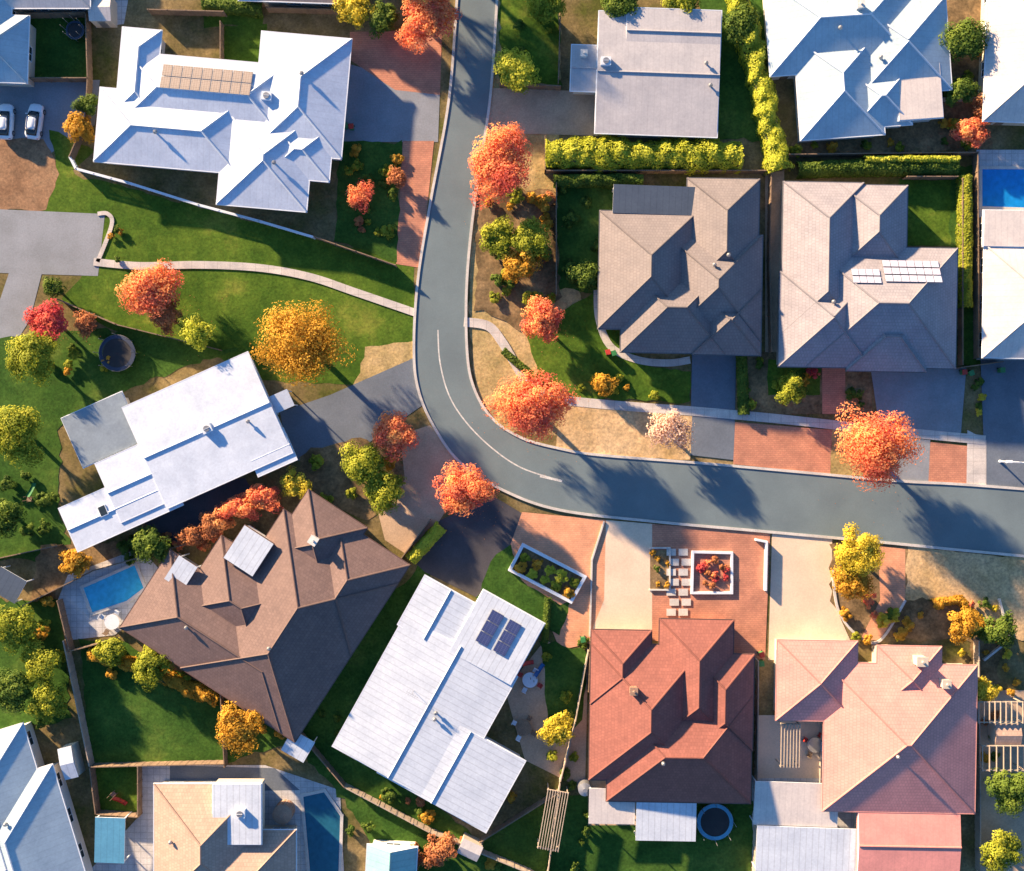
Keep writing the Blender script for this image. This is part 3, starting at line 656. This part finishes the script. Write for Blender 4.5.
for p,m in [([(316,238),(396,266)],'timber'),([(88,15),(90,80),(88,120),(72,158)],'timber'),([(28,16),(88,15)],'timber'),([(28,80),(90,80)],'timber'),
 ([(60,300),(118,325),(220,350)],'timber'),([(-10,560),(60,545)],'timber'),([(25,605),(95,570),(200,540)],'timber'),([(66,640),(92,765)],'timberl'),([(92,765),(225,762)],'timber'),([(60,600),(72,650),(110,640)],'timber'),
 ([(222,690),(226,765)],'timber'),([(92,765),(98,812),(140,815),(140,765)],'timber'),([(345,785),(430,830),(530,871),(560,890)],'timberl'),([(290,720),(345,785)],'timber'),
 ([(430,520),(400,560),(330,680),(285,735)],'timber'),([(588,650),(575,720),(560,780),(545,890)],'timberl'),([(590,640),(588,690)],'timber'),
 ([(757,660),(756,770),(753,890)],'timberl'),([(770,168),(768,260),(770,352)],'timber'),([(556,178),(556,295)],'timber'),([(545,138),(545,172),(770,172)],'timber'),
 ([(785,156),(975,154),(976,358)],'timber'),([(960,180),(960,365)],'timber'),([(905,178),(955,178)],'timber'),([(958,368),(1000,362)],'timber'),([(930,100),(985,100)],'timberl'),
 ([(480,840),(560,790)],'timber'),([(150,12),(225,14)],'timber'),([(222,24),(222,60)],'timber'),([(268,10),(345,12)],'timber'),([(976,640),(978,870)],'timberl'),([(500,85),(560,88)],'timber'),([(560,20),(558,85)],'timber'),([(880,805),(876,890)],'timberl')]:
    fence(p,1.5,m,TF)
def lowwall(pts,h,t,m,label,name='garden_wall'):
    mb=MB(); w=[W(*p,h) for p in pts]
    for i,(a,b) in enumerate(zip(w[:-1],w[1:])):
        L=math.hypot(b[0]-a[0],b[1]-a[1]); mb.box((a[0]+b[0])/2,(a[1]+b[1])/2,(h+i*.004)/2,L+t*.9,t,h+i*.004,rot=math.atan2(b[1]-a[1],b[0]-a[0]))
    return tag(mb.obj(name,[M[m]]),label,'wall')
lowwall([(523,545),(510,570),(571,602),(585,577),(523,545)],.6,.38,'white','white rendered rectangular planter wall around shrubs')
lowwall([(693,552),(732,553),(732,593),(692,593),(693,552)],.35,.3,'white','white square edging around red plants')
lowwall([(650,548),(670,548),(670,590),(650,590)],.3,.18,'kerb','pale edging round a small bed')
lowwall([(757,540),(767,542),(766,590)],.8,.25,'white','low white front wall by the driveway')
lowwall([(1000,600),(1010,640),(985,660)],.5,.25,'kerb','low pale stone garden wall')
lowwall([(590,636),(592,560),(604,522)],.25,.2,'kerb','pale brick edging beside the driveway')
mb=MB()
for i in range(7):
    for j in range(2): mb.box(*W(671+j*12+(i%2)*3,552+i*10),.16,1.15,.85,.06)
struct(mb.obj('path',[M['kerb']]),'pale stepping stone path through brick paving','path')

# ---------------------------------------------------------------- flat roofs, pergolas, sheds
def canopy(cx,cy,w,d,ang,h,rm,label,name='carport',cat_='carport'):
    x,y=W(cx,cy,h); s=(H-h)/H/S; X=w*s;Y=d*s
    top=mkobj(name,None,None,(x,y,0),-math.radians(ang)); tag(top,label,cat_)
    r=MB(); z=h
    r.face([(-X/2,-Y/2,z),(X/2,-Y/2,z),(X/2,Y/2,z+.2),(-X/2,Y/2,z+.2)],0,[(0,0),(X,0),(X,Y),(0,Y)])
    r.face([(-X/2,-Y/2,z-.12),(-X/2,Y/2,z+.08),(X/2,Y/2,z+.08),(X/2,-Y/2,z-.12)],1)
    P=[(-X/2,-Y/2,z),(X/2,-Y/2,z),(X/2,Y/2,z+.2),(-X/2,Y/2,z+.2)]
    for i in range(4):
        a=P[i];b=P[(i+1)%4]; r.face([(a[0],a[1],a[2]-.12),(b[0],b[1],b[2]-.12),b,a],1)
    r.obj('roof',[rm,M['white']],top)
    pb=None
    for sx in(-1,1):
        for sy in(-1,1):
            if pb is None: q=MB(); q.box(0,0,h/2,.12,.12,h-.1); pb=q.mesh('post',[M['white']])
            mkobj('post',pb,top,(sx*(X/2-.15),sy*(Y/2-.15),0))
canopy(666,820,60,42,1,2.5,rW2,'white sheet patio cover behind the red brown roof','patio_cover','patio cover')
canopy(612,806,46,36,1,2.3,rC,'cream patio cover on the tan slab','patio_cover','patio cover')
canopy(796,804,84,44,2,2.4,rC,'cream sheet patio cover by the courtyard','patio_cover','patio cover')
canopy(812,850,112,46,2,2.4,rW2,'pale sheet carport beside the pink house','carport','carport')
canopy(298,746,26,24,30,2.2,rW2,'small white square canopy at the fence corner','garden_canopy','canopy')
canopy(181,573,22,28,33,3.5,rW2,'white patio cover by the pool','patio_cover','patio cover')
canopy(110,840,30,46,2,2.2,roofmat('sheet_blue',(.1,.32,.5),'metal',.6),'light blue garden canopy beside the lawn','garden_canopy','canopy')
canopy(725,775,22,50,1,2.4,rBlueL,'pale blue side awning by the red brown roof','awning','awning')
canopy(280,402,24,18,-24,2.6,rWS,'white entry awning of the white house','awning','awning')
canopy(655,200,84,28,2,3.0,rDBlue,'slate blue sheet awning north of the dark roof','awning','awning')
canopy(8,585,30,26,30,2.0,rDBlue,'dark blue garden canopy beside the fence','garden_canopy','canopy')
def shed(cx,cy,w,d,ang,rm,label,h=2.1):
    x,y=W(cx,cy,h); s=(H-h)/H/S; X=w*s;Y=d*s
    top=mkobj('shed',None,None,(x,y,0),-math.radians(ang)); tag(top,label,'shed')
    b=MB(); b.box(0,0,h/2,X-.15,Y-.15,h); b.obj('wall',[M['render']],top)
    r=MB()
    r.face([(-X/2,-Y/2,h),(X/2,-Y/2,h),(X/2,0,h+.35),(-X/2,0,h+.35)],0,[(0,0),(X,0),(X,Y/2),(0,Y/2)])
    r.face([(X/2,Y/2,h),(-X/2,Y/2,h),(-X/2,0,h+.35),(X/2,0,h+.35)],0,[(0,0),(X,0),(X,Y/2),(0,Y/2)])
    for q in(-1,1): r.face([(q*X/2,-Y/2,h),(q*X/2,Y/2,h),(q*X/2,0,h+.35)])
    r.obj('roof',[rm],top)
    d_=MB(); d_.box(0,-Y/2+.05,.95,.9,.06,1.8); d_.obj('door',[M['steel']],top)
shed(68,763,14,32,-14,rW2,'narrow white garden shed by the fence')
shed(100,8,22,26,0,rC,'cream garden shed in a pale yard')
shed(1008,735,26,22,0,rTan,'tan shed in the back yard')
shed(470,850,22,16,25,rTaupe,'small taupe shed by the long fence')
def pergola(cx,cy,w,d,ang,label,n=8,m='white',h=2.4):
    x,y=W(cx,cy,h); s=(H-h)/H/S; X=w*s;Y=d*s
    top=mkobj('pergola',None,None,(x,y,0),-math.radians(ang)); tag(top,label,'pergola')
    b=MB()
    for q in(-1,1): b.box(0,q*(Y/2-.1),h,X,.12,.18)
    for i in range(n): b.box(-X/2+.1+(X-.2)*i/(n-1),0,h+.17,.09,Y,.15)
    b.obj('beam',[M[m]],top)
    q=MB(); q.box(0,0,h/2,.12,.12,h-.2); me=q.mesh('post',[M[m]])
    for sx in(-1,1):
        for sy in(-1,1): mkobj('post',me,top,(sx*(X/2-.15),sy*(Y/2-.15),0))
pergola(1000,712,46,22,0,'pale slatted pergola in the back yard',9,'timberl')
pergola(1003,758,44,26,0,'pale timber slatted pergola in the back yard',7,'timberl')
pergola(553,820,22,60,10,'weathered timber slatted pergola by the fence',9,'timberl')
pergola(790,745,20,44,1,'tan timber pergola in the courtyard',7,'timberl')

# ---------------------------------------------------------------- pools, trampolines, props
def pool(pts,m,label):
    w=[W(*p) for p in pts]; c=(sum(p[0] for p in w)/len(w),sum(p[1] for p in w)/len(w))
    top=mkobj('swimming_pool',None,None,(c[0],c[1],0)); tag(top,label,'pool')
    L=[(x-c[0],y-c[1]) for x,y in w]
    wa=MB(); wa.face([(x,y,.16) for x,y in L][::-1]); wa.obj('water',[M[m]],top)
    cp=MB()
    for i in range(len(L)):
        a=L[i];b=L[(i+1)%len(L)]; l=math.hypot(b[0]-a[0],b[1]-a[1]); cp.box((a[0]+b[0])/2,(a[1]+b[1])/2,.1+i*.002,l+.35,.38,.2,rot=math.atan2(b[1]-a[1],b[0]-a[0]))
    cp.obj('coping',[M['kerb']],top)
pool([(82,587),(136,563),(146,588),(128,602),(92,614)],'water','blue swimming pool with pale coping')
pool([(980,168),(1040,168),(1040,210),(980,208)],'water2','bright blue rectangular pool in a paved yard')
pool([(302,795),(325,790),(342,815),(340,885),(310,885)],'water3','deep blue lap pool beside the tan house')
def tramp(px,py,r,padm,label):
    r=r/S; top=mkobj('trampoline',None,None,(*W(px,py,.9),0)); tag(top,label,'trampoline')
    b=MB(); b.cyl((0,0,.86),(0,0,.89),r*.8,n=32); b.obj('jumping_mat',[M['black']],top)
    p=MB(); n=32
    for i in range(n):
        a0,a1=2*math.pi*i/n,2*math.pi*(i+1)/n
        p.face([(r*.8*math.cos(a0),r*.8*math.sin(a0),.93),(r*math.cos(a0),r*math.sin(a0),.93),(r*math.cos(a1),r*math.sin(a1),.93),(r*.8*math.cos(a1),r*.8*math.sin(a1),.93)])
    p.obj('pad',[M[padm]],top)
    f=MB()
    for i in range(n): 
        a0,a1=2*math.pi*i/n,2*math.pi*(i+1)/n
        f.cyl((r*math.cos(a0),r*math.sin(a0),.88),(r*math.cos(a1),r*math.sin(a1),.88),.04,n=5)
        if i%4==0: f.cyl((r*math.cos(a0),r*math.sin(a0),0),(r*1.03*math.cos(a0),r*1.03*math.sin(a0),2.4),.035,n=5)
    f.obj('frame',[M['steel']],top)
tramp(117,353,18,'navy','round trampoline with dark pad on the lawn')
tramp(715,822,18,'lblue','round trampoline with blue pad on the lawn')
tramp(75,30,9,'navy','small round trampoline on a back lawn')

def car(px,py,ang,label):
    top=mkobj('parked_car',None,None,(*W(px,py,.8),.05),-math.radians(ang)); tag(top,label,'car','cars parked on the driveway')
    import bmesh
    def loft(secs,name,m,par):
        bm=bmesh.new(); rings=[]
        for (y,hw,z0,z1) in secs:
            c=.12; pts=[(-hw+c*.4,z0),(-hw,z0+.15),(-hw,z1-c),(-hw+c*1.6,z1),(0,z1+.03),(hw-c*1.6,z1),(hw,z1-c),(hw,z0+.15),(hw-c*.4,z0)]
            rings.append([bm.verts.new((x,y,z)) for x,z in pts])
        for a,b in zip(rings[:-1],rings[1:]):
            for i in range(len(a)): j=(i+1)%len(a); bm.faces.new((a[i],a[j],b[j],b[i]))
        bm.faces.new(rings[0]); bm.faces.new(rings[-1][::-1]); bmesh.ops.recalc_face_normals(bm,faces=bm.faces)
        me=bpy.data.meshes.new(name); bm.to_mesh(me); bm.free(); me.materials.append(m)
        for p in me.polygons: p.use_smooth=True
        return mkobj(name,me,par)
    loft([(-2.2,.62,.35,.72),(-2.1,.78,.25,.85),(-1.7,.88,.2,.95),(-.9,.9,.2,.98),(.8,.9,.2,.95),(1.4,.88,.2,.88),(1.95,.8,.25,.78),(2.2,.6,.35,.62)],'body',M['white'],top)
    loft([(-1.85,.62,.85,.95),(-1.35,.68,.85,1.38),(-.2,.7,.85,1.42),(.4,.68,.85,1.38),(1.15,.62,.85,.94)],'window',M['glass'],top)
    loft([(-1.3,.5,1.37,1.44),(-.9,.58,1.38,1.47),(.1,.58,1.38,1.46),(.38,.5,1.36,1.42)],'roof',M['white'],top)
    w=MB(); w.cyl((-.11,0,0),(.11,0,0),.32,n=16); w.cyl((-.12,0,0),(.12,0,0),.19,n=10,m=1); me=w.mesh('wheel',[M['black'],M['steel']])
    for sx in(-.82,.82):
        for sy in(-1.35,1.35): mkobj('wheel',me,top,(sx,sy,.32))
        h=MB(); h.box(0,0,0,.3,.12,.14); h.obj('headlight',[M['steel']],top,(sx*.7,2.1,.62))
        h=MB(); h.box(0,0,0,.26,.1,.16); h.obj('tail_light',[M['redp']],top,(sx*.75,-2.13,.68))
        h=MB(); h.box(0,0,0,.18,.12,.12); h.obj('mirror',[M['white']],top,(sx*1.18,.75,.98))
car(5,121,3,'pale silver white hatchback parked beside another car')
car(34,121,8,'white hatchback parked on the grey pad')

top=mkobj('street_lamp',None,None,(*W(1012,462,3),0)); tag(top,'tall grey street lamp with curved arm by driveway','street lamp')
b=MB(); b.cyl((0,0,0),(0,0,6.5),.11,.07,n=10); b.cyl((0,0,0),(0,0,.4),.2,.16,n=10); b.obj('pole',[M['white']],top)
b=MB(); pts=[(0,0,6.4),(-.5,-.0,6.75),(-1.2,.1,6.9),(-2.0,.15,6.9)]
for p,q in zip(pts[:-1],pts[1:]): b.cyl(p,q,.06,n=8)
b.obj('arm',[M['white']],top)
b=MB(); b.box(-2.3,.15,6.88,.8,.32,.14,top=.8); b.obj('lamp_head',[M['white']],top)

def table(px,py,r,label,m='steel'):
    top=mkobj('garden_table',None,None,(*W(px,py,.7),0)); tag(top,label,'table')
    b=MB(); b.cyl((0,0,.7),(0,0,.75),r,n=20); b.obj('table_top',[M[m]],top); b=MB(); b.cyl((0,0,.12),(0,0,.7),.05,n=8); b.cyl((0,0,.1),(0,0,.14),.35,n=12); b.obj('leg',[M['steel']],top)
def chair(px,py,ang,m,label='moulded outdoor chair on the patio'):
    top=mkobj('garden_chair',None,None,(*W(px,py,.4),0),math.radians(ang)); tag(top,label,'chair','outdoor chairs')
    b=MB(); b.box(0,0,.44,.55,.55,.06); b.obj('seat',[M[m]],top); b=MB(); b.box(0,.27,.72,.55,.06,.5); b.obj('backrest',[M[m]],top)
    q=MB(); q.cyl((0,0,0),(0,0,.42),.03,n=6); me=q.mesh('leg',[M[m]])
    for x in(-.22,.22):
        for y in(-.22,.22): mkobj('leg',me,top,(x,y,0))
for (tx,ty,m) in ((524,728,'timber'),(530,680,'white'),(815,745,'steel'),(112,622,'white')):
    table(tx,ty,.95,'round outdoor table on the patio',m)
    for k in range(4):
        a=k*math.pi/2+.5; chair(tx+11*math.cos(a),ty+11*math.sin(a),math.degrees(-a)-90,random.choice(['white','redp','timber']))
def bench_play(px,py,m,label,name='play_slide'):
    top=mkobj(name,None,None,(*W(px,py,.8),0),random.uniform(0,3)); tag(top,label,'play equipment')
    b=MB(); b.box(0,.9,.55,.6,.6,.08)
    for x in(-.27,.27):
        for y in(.65,1.15): b.cyl((x,y,0),(x,y,1.6),.04,n=6)
    b.obj('platform',[M['timber']],top)
    b=MB(); pts=[(0,.6,1.1),(0,0,.6),(0,-.7,.2),(0,-1.1,.15)]
    for p,q in zip(pts[:-1],pts[1:]):
        b.face([(-.25,p[1],p[2]),(.25,p[1],p[2]),(.25,q[1],q[2]),(-.25,q[1],q[2])])
        for s in(-.25,.25): b.face([(s,p[1],p[2]),(s,q[1],q[2]),(s,q[1],q[2]+.15),(s,p[1],p[2]+.15)])
    b.obj('slide',[M[m]],top)
bench_play(525,664,'redp','red plastic slide on the patio'); bench_play(538,672,'blue','blue plastic slide beside the patio'); bench_play(118,800,'redp','red plastic slide on the small lawn'); bench_play(30,492,'greenp','green plastic slide on the back lawn')
def wbin(px,py,m):
    top=mkobj('wheelie_bin',None,None,(*W(px,py,1),0),random.uniform(0,.4)); tag(top,'wheelie bin standing beside the house','bin','household wheelie bins')
    b=MB(); b.box(0,0,.5,.48,.5,.85,top=1.15); b.obj('body',[M['greenp']],top); b=MB(); b.box(0,0,.97,.6,.64,.08); b.obj('lid',[M[m]],top)
    for x in(-.27,.27): q=MB(); q.cyl((x-.04,.26,.12),(x+.04,.26,.12),.12,n=10); q.obj('wheel',[M['black']],top)
for p in ((608,352,'redp'),(614,353,'greenp'),(345,125,'greenp'),(351,126,'redp'),(762,655,'redp'),(762,664,'greenp'),(965,372,'redp'),(972,373,'greenp'),(583,640,'greenp'),(300,520,'redp'),(1003,370,'greenp')): wbin(*p)
def tank(px,py,r,m):
    top=mkobj('water_tank',None,None,(*W(px,py,2),0)); tag(top,'round rain water tank beside the house','water tank')
    b=MB(); b.cyl((0,0,0),(0,0,1.9),r,n=24)
    for i in range(5): b.cyl((0,0,.25+i*.35),(0,0,.31+i*.35),r+.03,n=24)
    b.obj('tank_wall',[M[m]],top); b=MB(); b.cyl((0,0,1.9),(0,0,2.15),r+.02,r*.25,n=24); b.cyl((0,0,2.1),(0,0,2.2),.25,n=12); b.obj('lid',[M[m]],top)
tank(585,790,.8,'steel'); tank(282,815,1.2,'brick')
top=mkobj('sun_umbrella',None,None,(*W(779,66,2),0)); tag(top,'blue sun umbrella in the side yard','umbrella')
b=MB()
for k in range(8):
    a,c=k*math.pi/4,(k+1)*math.pi/4; b.face([(1.1*math.cos(a),1.1*math.sin(a),2.1),(1.1*math.cos(c),1.1*math.sin(c),2.1),(0,0,2.6)])
b.obj('canopy',[M['blue']],top); b=MB(); b.cyl((0,0,0),(0,0,2.6),.03,n=6); b.cyl((0,0,0),(0,0,.1),.3,n=12); b.obj('pole',[M['steel']],top)

# ---------------------------------------------------------------- light + camera
E=math.radians(14.5); hx,hy=.72,-.694
dvec=Vector((hx*math.cos(E),hy*math.cos(E),-math.sin(E)))
sun=bpy.data.lights.new('sun','SUN'); sun.energy=19; sun.angle=math.radians(1.3); sun.color=(1,.71,.43)
so=bpy.data.objects.new('sun',sun); col.objects.link(so); so.rotation_euler=dvec.to_track_quat('-Z','Y').to_euler(); so.location=(0,0,80)
w=bpy.data.worlds.new('World'); scene.world=w; w.use_nodes=True; nt=w.node_tree
sk=nt.nodes.new('ShaderNodeTexSky'); sk.sky_type='NISHITA'; sk.sun_disc=False; sk.sun_elevation=E; sk.sun_rotation=math.atan2(-hx,-hy)
tn=nt.nodes.new('ShaderNodeMix'); tn.data_type='RGBA'; tn.blend_type='MULTIPLY'; tn.inputs[0].default_value=1; tn.inputs[7].default_value=(.62,1.02,1.5,1)
nt.links.new(sk.outputs[0],tn.inputs[6])
bg=nt.nodes['Background']; bg.inputs[1].default_value=.17; nt.links.new(tn.outputs[2],bg.inputs[0])
cam=bpy.data.cameras.new('camera'); cam.sensor_width=36; cam.lens=36*H/(1024/S); cam.clip_end=3000
co=bpy.data.objects.new('camera',cam); col.objects.link(co); co.location=(0,0,H); scene.camera=co
scene.view_settings.view_transform='Standard'; scene.view_settings.look='None'; scene.view_settings.exposure=0
